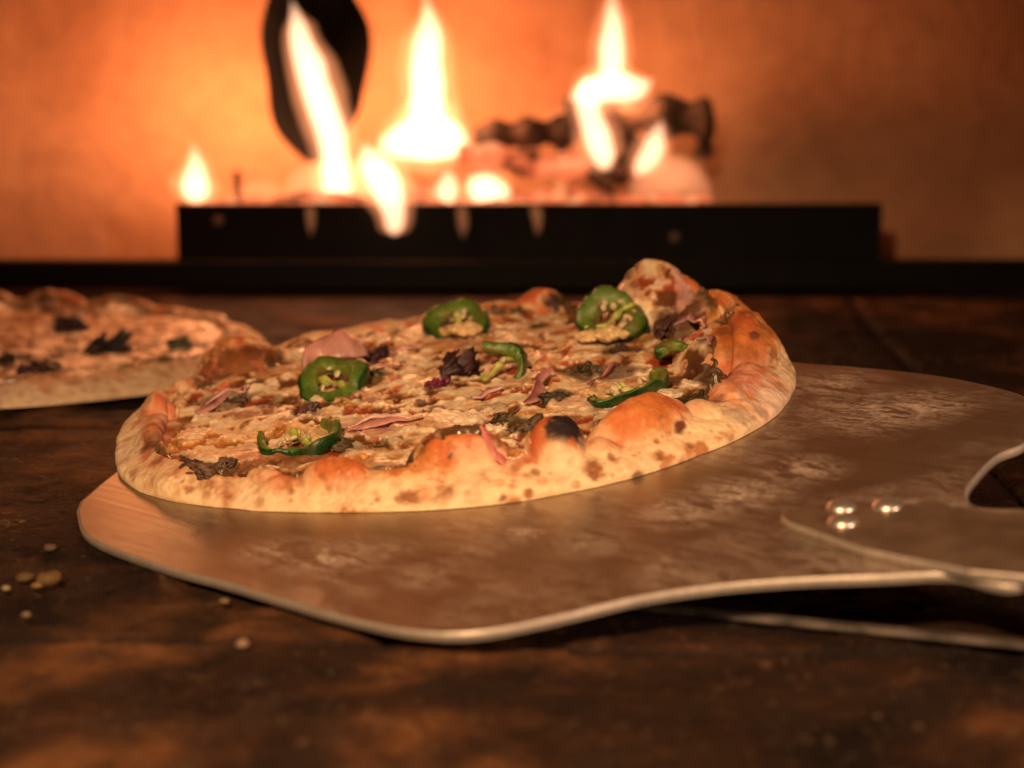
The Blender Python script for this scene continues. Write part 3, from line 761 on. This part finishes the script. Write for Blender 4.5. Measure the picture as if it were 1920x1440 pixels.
def crumble(pz, loc, rx, ry, rz, rot, color, seed, name='browned_crumble', mat=None):
    if mat is M_CHEESE: return drip(pz, loc, rx, ry, rz, rot, color, seed, name)
    Vt, Ft = blob(rx, ry, rz, 56, 40, seed, rx * 2.4, 1.3 / rx); Vt = Vt + (fbm(Vt + seed * .3, 2.6 / rx, 7, 3)[:, None] - .5) * rx * np.array([1.5, 1.5, .9])
    c = np.array(color)[None, :] * (.4 + 1.2 * fbm(Vt + seed, 500, 3, 3))[:, None]
    o = mesh_obj(name, Vt, Ft, mat or M_MEAT, pz.root, col=c); o.location = loc; o.rotation_euler = rot; return o
def drip(pz, loc, rx, ry, rz, rot, color, seed, name):
    Vt, Ft = blob(rx, ry, rz, 60, 40); th = np.arctan2(Vt[:, 1], Vt[:, 0]); q = np.stack([np.cos(th), np.sin(th), th * 0], -1)
    Vt[:, :2] *= (0.55 + 0.9 * fbm(q + seed, 2.2, 4, 3))[:, None]
    Vt[:, 2] += (fbm(Vt + seed, 330, 6, 3) - .5) * rz * 1.6
    c = np.array(color)[None, :] * (.55 + .8 * fbm(Vt + seed, 420, 3, 3))[:, None]
    o = mesh_obj(name, Vt, Ft, M_CHEESE, pz.root, col=c); o.location = loc; o.rotation_euler = rot; return o
def onion(pz, pts, w, color_a, color_b, th=0.0010, stand=0.0, label=None):
    """thin curved sliver of red onion; stand tips the strip on its edge"""
    P = catmull(pts, 36); V = []; C = []; m = 10; n = len(P)
    for i, p in enumerate(P):
        t = P[min(i + 1, n - 1)] - P[max(i - 1, 0)]; t = t / np.linalg.norm(t)
        side = np.cross([0, 0, 1.], t); side /= np.linalg.norm(side); up = np.cross(t, side)
        a = side * math.cos(stand) + up * math.sin(stand); b = np.cross(t, a)
        ww = w * (0.25 + 0.75 * math.sin(math.pi * min(max(i / (n - 1), .02), .98)) ** .5)
        for k in range(m):
            an = 2 * math.pi * k / m; V.append(p + a * math.cos(an) * ww / 2 + b * math.sin(an) * th / 2)
            f = (1 + math.cos(an)) / 2; C.append(np.array(color_a) * (1 - f) + np.array(color_b) * f)
    V = np.array(V); V = V + (fbm(V, 250, 5, 2)[:, None] - .5) * .0008; V = V + np.stack([vn(V, 110, 2) - .5, vn(V, 110, 3) - .5, vn(V, 110, 9) - .5], -1) * .0045; C = np.array(C) * (.5 + .9 * fbm(V, 240, 6, 3))[:, None]
    Fl = [tuple(int(q) for q in f) for f in grid_faces(n, m, True)] + [tuple(range(m))[::-1], tuple((n - 1) * m + k for k in range(m))]
    o = mesh_obj('onion_sliver', V, Fl, M_ONION, pz.root, col=C)
    if label: o['label'] = label
    return o

# --- front pizza
root = empty('pizza', PM)
tag(root, 'blistered pizza with green chilli slices lying on the steel peel in front', 'pizza', 'pizzas in the oven')
D_ = lambda px, py, z=0.0: at_peel(px, py, z)
def bub(px, py, rx, ry, rot, h, e=0.75, z=0.0):
    p = at_peel(px, py, z); return (p[0], p[1], rx, ry, R_(rot), h, e)
def polar(deg, r): return (r * math.cos(R_(deg)), r * math.sin(R_(deg)))
def pbub(deg, r, rt, rr, h, e=0.75): x, y = polar(deg, r); return (x, y, rr, rt, R_(deg), h, e)
front = Pizza(root, 0.15,
    [(0, .1485), (20, .149), (90, .150), (160, .148), (193, .148), (204, .151), (217, .153), (226, .152), (238, .148), (252, .147), (266, .149), (275, .150), (286, .151), (297, .152), (309, .150), (322, .150), (337, .149), (355, .150)],
    [(0, .013), (90, .012), (180, .011), (205, .010), (222, .0075), (250, .0080), (270, .011), (320, .013)],
    [(0, .010), (60, .008), (110, .005), (150, .006), (190, .006), (205, .0050), (220, .0028), (242, .0030), (255, .0042), (280, .0068), (310, .0068), (325, .006), (345, .008)],
    [pbub(306, .127, .025, .015, .0125), pbub(289, .131, .012, .013, .0140),
     pbub(273, .124, .021, .014, .0150), pbub(252, .132, .014, .010, .0065),
     pbub(338, .136, .020, .014, .003), pbub(358, .122, .030, .026, .016, .8), pbub(20, .126, .022, .022, .015, .9),
     pbub(40, .124, .034, .027, .022, .9), pbub(72, .134, .014, .012, .007),
     pbub(146, .126, .024, .018, .0115, .7), pbub(181, .131, .010, .010, .008),
     pbub(163, .128, .012, .010, .003), pbub(329, .131, .011, .009, .0045), pbub(354, .139, .008, .008, .005), pbub(12, .137, .013, .010, .008), pbub(319, .133, .008, .009, .004),
     pbub(200, .133, .010, .009, .0035), pbub(221, .132, .013, .008, .0025), pbub(239, .131, .009, .008, .003), pbub(264, .136, .008, .007, .0025), pbub(296, .138, .007, .007, .003), pbub(28, .140, .012, .009, .006)], 3)
spots = [(440, 690, .018, 'brown', .75), (400, 700, .008, 'deep', .8), (470, 660, .010, 'deep', .55), (1400, 620, .014, 'brown', .55), (1440, 680, .010, 'deep', .4), (1060, 782, .008, 'char', 1.0), (1086, 786, .008, 'char', 1.0), (300, 815, .009, 'deep', .6), (320, 800, .006, 'brown', .8), (560, 862, .007, 'brown', .6), (690, 858, .006, 'brown', .7), (760, 862, .006, 'orange', .9), (305, 795, .007, 'brown', .8), (298, 832, .007, 'deep', .6), (270, 800, .005, 'orange', .9), (1380, 640, .016, 'orange', .8), (1440, 700, .012, 'orange', .7), (1410, 655, .007, 'brown', .6), (1365, 615, .006, 'deep', .5), (1455, 660, .005, 'brown', .7), (1470, 720, .005, 'brown', .5), (1340, 700, .008, 'orange', .7), (1390, 735, .012, 'orange', .8), (1440, 610, .006, 'brown', .7), (1350, 570, .008, 'orange', .7), (1300, 545, .010, 'orange', .7), (1200, 540, .006, 'orange', .6), (1072, 785, .0085, 'char', 1.0), (1350, 590, .007, 'brown', .8), (1480, 680, .006, 'deep', .5), (1400, 580, .005, 'deep', .6), (1310, 720, .006, 'brown', .7), (450, 700, .009, 'brown', .6), (385, 715, .006, 'deep', .7), (420, 670, .007, 'deep', .6), (1072, 792, .0078, 'char', 1.0), (1095, 800, .005, 'char', .8), (1045, 802, .005, 'char', .8), (1118, 872, .0044, 'brown', .95), (1245, 778, .0022, 'deep', .95), (1278, 793, .0030, 'deep', 1.0), (1242, 850, .0032, 'brown', .9),
         (838, 912, .0026, 'brown', .8), (760, 925, .0034, 'brown', .8), (700, 930, .002, 'brown', .7), (1150, 850, .002, 'brown', .8), (1200, 900, .0022, 'deep', .7), (1300, 830, .002, 'brown', .8), (950, 930, .0018, 'deep', .8), (420, 925, .003, 'brown', .7), (350, 910, .0022, 'brown', .7), (540, 915, .0025, 'brown', .6), (245, 880, .003, 'brown', .6), (1010, 880, .0022, 'brown', .8), (888, 930, .003, 'orange', .7), (992, 922, .0024, 'brown', .9), (1022, 895, .003, 'orange', .7), (1235, 822, .0014, 'brown', .8), (1172, 925, .002, 'brown', .5), (1085, 905, .0016, 'brown', .7),
         (940, 900, .0024, 'orange', .7), (640, 905, .006, 'pale', .5), (900, 870, .010, 'pale', .6), (1060, 858, .008, 'pale', .6), (480, 935, .003, 'brown', .45), (575, 870, .008, 'red', .7), (660, 885, .007, 'red', .6), (620, 880, .006, 'red', .5), (840, 835, .010, 'red', .55), (890, 830, .006, 'red', .5), (925, 835, .005, 'red', .6), (958, 862, .0045, 'red', .9), (985, 857, .0035, 'red', .9),
         (800, 845, .007, 'orange', .7), (1180, 790, .012, 'orange', .6), (1230, 770, .012, 'orange', .6), (1130, 790, .008, 'orange', .6), (305, 850, .005, 'red', .9), (300, 820, .005, 'deep', .5), (315, 790, .004, 'red', .8), (290, 860, .004, 'deep', .6),
         (1390, 770, .006, 'grey', .6), (1430, 765, .003, 'grey', .6), (1375, 680, .007, 'red', .5), (1400, 600, .006, 'red', .6), (1235, 515, .005, 'deep', .9), (1260, 525, .004, 'deep', .8), (1420, 625, .003, 'deep', .9), (1340, 745, .004, 'deep', .7),
         (1040, 560, .006, 'char', .95), (1065, 557, .005, 'char', .8), (985, 600, .004, 'char', .9), (470, 650, .007, 'deep', .8), (395, 690, .006, 'deep', .6), (505, 655, .004, 'deep', .7), (440, 665, .007, 'brown', .5)]
front.crust(1700, 330, 0.9, spots, [(318, 352, .9), (226, 246, .35), (180, 214, .5)])
def dk(px, py, rx, ry, tone, am=1.0, z=.010, rot=0): p = at_peel(px, py, z); return (p[0], p[1], rx, ry, R_(rot), tone, am)
dark = [dk(1240, 528, .012, .010, 'brown', .85, .034), dk(1330, 565, .010, .012, 'gold', .8, .028), dk(1200, 560, .008, .008, 'gold', .6, .028), dk(385, 880, .010, .008, 'herb', .95), dk(430, 872, .012, .006, 'herb', .8), dk(330, 862, .006, .006, 'red', .8), dk(520, 862, .018, .008, 'brown', .8), dk(680, 830, .018, .010, 'herb', .6), dk(560, 850, .014, .008, 'brown', .9),
        dk(1300, 745, .024, .015, 'herb', .97), dk(1350, 730, .012, .014, 'herb', .9), dk(1310, 700, .010, .014, 'dark', .7), dk(1040, 735, .008, .010, 'herb', .9), dk(1120, 690, .018, .010, 'dark', .8), dk(1085, 688, .010, .010, 'herb', .8), dk(940, 790, .014, .010, 'herb', .85), dk(985, 800, .014, .012, 'herb', .75), dk(1030, 810, .010, .010, 'herb', .8), dk(910, 760, .010, .008, 'dark', .7),
        dk(700, 665, .012, .018, 'dark', .85), dk(700, 700, .007, .012, 'herb', .8), dk(575, 770, .008, .010, 'dark', .8), dk(430, 745, .016, .014, 'herb', .7), dk(505, 745, .010, .007, 'dark', .7), dk(460, 770, .010, .006, 'brown', .7), dk(1165, 655, .010, .014, 'dark', .85), dk(1270, 630, .016, .022, 'dark', .75), dk(1300, 600, .010, .02, 'pink', .6),
        dk(850, 775, .022, .014, 'white', .7), dk(620, 800, .0, .0, 'white', 0), dk(590, 770, .016, .012, 'white', .4), dk(380, 820, .022, .018, 'gold', .35), dk(720, 790, .016, .008, 'pink', .8), dk(1100, 760, .02, .01, 'white', .4), dk(640, 860, .014, .006, 'gold', .6), dk(540, 800, .012, .010, 'gold', .5), dk(660, 735, .006, .008, 'brown', .7), dk(780, 700, .01, .01, 'brown', .35), dk(900, 640, .012, .02, 'brown', .4), dk(770, 860, .008, .007, 'white', .9), dk(930, 800, .005, .012, 'white', .9), dk(1000, 770, .010, .006, 'gold', .6), dk(1240, 735, .010, .010, 'white', .7), dk(1290, 715, .006, .008, 'white', .9)]
for k in range(95):
    r, t = 0.125 * math.sqrt(rng.random()), rng.uniform(0, 6.28); dark.append((r * math.cos(t), r * math.sin(t), rng.uniform(.0015, .005), rng.uniform(.0015, .004), rng.uniform(0, 3), ['herb', 'dark', 'brown', 'brown', 'red'][k % 5], rng.uniform(.6, .95)))
x4, y4 = polar(38, .125); x5, y5 = polar(150, .122)
front.cheese((430, 1500), -0.001, [(x5, y5, .020, -.03), (x4, y4, .022, .016), (*polar(0, .12), .016, .004), (*D_(400, 876, .008), .018, .009), (*D_(320, 850, .008), .014, .008), (*D_(500, 862, .008), .018, .009), (*D_(1320, 750, .008), .020, .008)], dark, 5)

cr = R_(0)
def rotv(tilt_x, tilt_y, z): return (R_(tilt_x), R_(tilt_y), R_(z))
def up(v, dz): return Vector((v.x, v.y, v.z + dz))
def seat(px, py, z, dz):
    p = at_peel(px, py, z); return Vector((p[0], p[1], front.z_at(p[0], p[1]) + dz))
pepper(front, seat(622, 718, .012, .0035), rotv(20, -10, 20), .0155, .0080, .007, seed=1, seeds=3, label='dark green chilli ring with yellowish pith at the left of the topping')
pepper(front, seat(565, 826, .010, .0016), rotv(6, -4, 15), .0175, .0036, .007, 150, 400, seed=2, seeds=6, label='pale green chilli ring sunk in the cheese near the front left rim')
pepper(front, seat(860, 608, .012, .0035), rotv(22, -8, 15), .0170, .0075, .006, seed=3, seeds=7, label='chilli ring half covered in cheese at the back edge')
pepper(front, seat(1146, 600, .016, .0075), rotv(34, -8, 22), .0170, .0080, .008, seed=4, seeds=7, label='large chilli ring leaning up before the tall back crust', deep=.8)
pepper(front, seat(922, 690, .012, .0035), rotv(48, 14, -18), .0150, .0050, .009, -25, 125, seed=5, seeds=1, label='curved piece of green chilli beside the dark topping in the middle')
pepper(front, seat(1175, 738, .010, .0025), rotv(12, -8, 20), .0185, .0042, .006, 160, 395, seed=6, seeds=8, squash=.5, label='long pale green chilli slice lying behind the big front blister')
pepper(front, seat(1270, 676, .011, .0028), rotv(20, 0, 10), .0085, .0048, .005, 20, 170, seed=7, seeds=0, pith=False, label='small dark green chilli piece near the right rim')
for k, (px, py, z, dz, a, b, c) in enumerate([(1145, 618, .016, .0060, .008, .005, .0028), (1105, 620, .016, .005, .007, .004, .002), (872, 622, .012, .0042, .009, .006, .0028), (840, 618, .012, .003, .008, .004, .002), (600, 815, .010, .0015, .012, .005, .0022), (560, 812, .010, .0015, .009, .005, .002), (1120, 735, .010, .0015, .010, .005, .002)]):
    crumble(front, seat(px, py, z, dz), a, b, c, (.3, 0, k * .4), (.72, .50, .24), 90 + k, 'cheese_drip', M_CHEESE)
crumble(front, seat(862, 680, .012, .0025), .0088, .0075, .0056, (0, 0, .3), (.045, .014, .016), 11)
for k, (px, py, r, c) in enumerate([(700, 668, .0055, (.05, .015, .02)), (720, 662, .004, (.04, .014, .018)), (705, 700, .0032, (.05, .05, .02)), (1040, 738, .0045, (.06, .045, .02)), (1105, 690, .004, (.07, .045, .02)), (940, 782, .0045, (.08, .05, .02)), (985, 802, .005, (.10, .06, .025)), (1318, 748, .0035, (.05, .04, .02)), (1290, 752, .0045, (.05, .045, .02)), (385, 882, .005, (.12, .06, .03)), (360, 872, .0035, (.09, .05, .03)), (425, 872, .004, (.12, .07, .035)), (575, 765, .0035, (.09, .03, .03)), (1255, 628, .005, (.10, .04, .03)), (1165, 655, .004, (.07, .03, .02)), (1020, 812, .004, (.09, .06, .03)), (650, 828, .004, (.10, .07, .03)), (450, 745, .004, (.11, .06, .035)), (415, 748, .0035, (.10, .05, .03)), (670, 672, .004, (.04, .015, .015))]):
    crumble(front, seat(px, py, .010, r * .02), r * 1.1, r * .85, r * .55, (0, 0, k), c, 20 + k)
crumble(front, up(front.place(822, 716), .001), .0042, .0026, .0020, (0, .2, .5), (.16, .02, .05), 60, 'onion_piece', M_ONION)
PK, PU = (.60, .31, .25), (.24, .05, .08)
def sliver(pix, w, ca, cb, stand=0.0, dz=.0012, th=.0011, label=None):
    pts = []
    for k, (px, py) in enumerate(pix):
        v = front.place(px, py); pts.append((v.x, v.y, v.z + (dz if not hasattr(dz, '__len__') else dz[k])))
    return onion(front, pts, w, ca, cb, th, stand, label)
sliver([(975, 752), (1000, 738), (1022, 722), (1034, 702)], .0045, PK, PU, .7, (0, .001, .003, .006), .0012, 'thin pink onion sliver standing up right of the middle')
sliver([(655, 808), (690, 797), (730, 789), (790, 783)], .0040, PK, (.45, .16, .18), .3)
sliver([(640, 800), (690, 786), (745, 778)], .0030, (.75, .5, .42), PK, .2)
sliver([(370, 770), (400, 752), (440, 742)], .0035, PK, PU, .4)
sliver([(375, 752), (420, 735), (470, 722)], .0028, (.65, .38, .34), PU, .3)
sliver([(690, 690), (730, 683), (770, 678)], .0028, PK, PU, .3)
sliver([(1255, 610), (1285, 596), (1310, 612)], .0045, (.6, .36, .33), PU, .6, .002)
sliver([(1290, 640), (1315, 632), (1345, 645)], .003, (.6, .36, .33), PU, .4)
sliver([(735, 665), (760, 655), (790, 655)], .0028, PK, PU, .4)
sliver([(1150, 680), (1135, 700), (1100, 715)], .0024, PK, PU, .3)
sliver([(880, 742), (905, 735), (935, 728)], .0022, (.7, .45, .40), PU, .3)
# the broad pale onion leaf standing at the back left
pts = []
for px, py, z in ((562, 705, .004), (600, 690, .009), (645, 680, .010), (690, 672, .004)):
    v = front.place(px, py); pts.append((v.x, v.y, v.z + z))
onion(front, pts, .015, (.58, .34, .26), (.50, .22, .19), .0014, 1.0, 'broad pale pink onion leaf standing behind the dark green chilli ring')
# pink onion draped down the right flank of the front blister
pts = []
for px, py in ((905, 800), (925, 825), (940, 850), (955, 868)):
    v = front.place(px, py); pts.append((v.x, v.y, v.z + .0012))
onion(front, pts, .006, (.66, .26, .22), (.60, .10, .10), .0012, 0.2, 'wet pink onion strip hanging over the front rim')

# --- second pizza on the hearth behind
g = at_ground(-110, 655)
M2 = Matrix.Translation((-0.292, 1.055, 0.0)) @ Matrix.Rotation(R_(20), 4, 'Z')
root2 = empty('pizza', M2)
tag(root2, 'second pizza lying on the oven floor at the left behind the peel', 'pizza', 'pizzas in the oven')
back = Pizza(root2, 0.15, [(0, .152), (90, .150), (180, .149), (270, .151)], [(0, .013), (180, .013)], [(0, .006), (120, .009), (200, .007), (280, .006)],
             [pbub(50, .125, .024, .016, .006), pbub(95, .125, .03, .018, .009), pbub(70, .128, .02, .014, .007), pbub(300, .13, .02, .014, .002)], 63)
back.relief = 0.7
back.crust(700, 120, 0.6, None, [(225, 330, .4)])
d2 = []
def g2(px, py, z=.012):
    r = ray(px, py); p = EYE + r * ((z - H) / r[2]); q = M2.inverted() @ Vector(p); return q
for px, py, rx, ry, tone, am in ((205, 648, .020, .017, 'dark', 1), (120, 600, .012, .02, 'dark', .85), (60, 660, .022, .010, 'dark', .9), (85, 685, .012, .009, 'dark', .9), (340, 635, .012, .012, 'herb', .9), (300, 680, .012, .008, 'herb', .8), (20, 655, .012, .010, 'dark', .9), (280, 610, .014, .02, 'brown', .7), (230, 700, .012, .010, 'gold', .9), (40, 590, .012, .02, 'brown', .6)):
    q = g2(px, py); d2.append((q.x, q.y, rx, ry, 0, tone, am))
back.cheese((150, 520), 0.006, [], d2, 77, 0.0008, 900)
for k, (px, py, r, c) in enumerate([(205, 645, .013, (.012, .010, .010)), (120, 600, .010, (.06, .02, .02)), (82, 672, .008, (.05, .015, .02)), (45, 690, .006, (.05, .015, .03)), (15, 655, .008, (.04, .015, .01)), (345, 632, .007, (.06, .06, .02)), (320, 678, .005, (.05, .07, .02))]):
    q = g2(px, py, .014); crumble(back, (q.x, q.y, back.z_at(q.x, q.y) + r * .15), r, r * .7, r * .35, (0, 0, k), c, 70 + k, 'dark_topping')

# --- crumbs on the hearth
for k, (px, py, r, c, lb) in enumerate([
    (90, 1092, .0045, (.13, .075, .028), 'largest golden crumb in the cluster left of the peel'),
    (48, 1088, .0030, (.10, .065, .025), 'flat tan crumb just left of the largest golden crumb'),
    (70, 1102, .0022, (.20, .13, .05), 'small crumb lying close in front of the largest golden crumb'),
    (12, 1105, .0016, (.3, .25, .14), 'tiny pale crumb at the left end of the crumb cluster'),
    (455, 1212, .0024, (.25, .16, .10), 'rounded light crumb on the floor before the front edge of the peel'),
    (50, 1155, .0014, (.2, .14, .09), 'lone crumb on the floor in front of the crumb cluster'),
    (95, 1030, .0024, (.10, .06, .04), 'dark brown crumb on the floor behind the crumb cluster'),
    (420, 1130, .0018, (.20, .14, .08), 'small crumb almost under the left front edge of the peel')]):
    p = at_ground(px, py); Vt, Ft = blob(r, r * .8, r * .5, 18, 12, k, r * .9, 300)
    o = mesh_obj('crumb', Vt, Ft, M_CRUST, None, col=np.tile(np.array([c]), (len(Vt), 1))); o.location = (p.x, p.y, r * .3)
    tag(o, lb, 'crumb', 'crumbs on the oven floor')
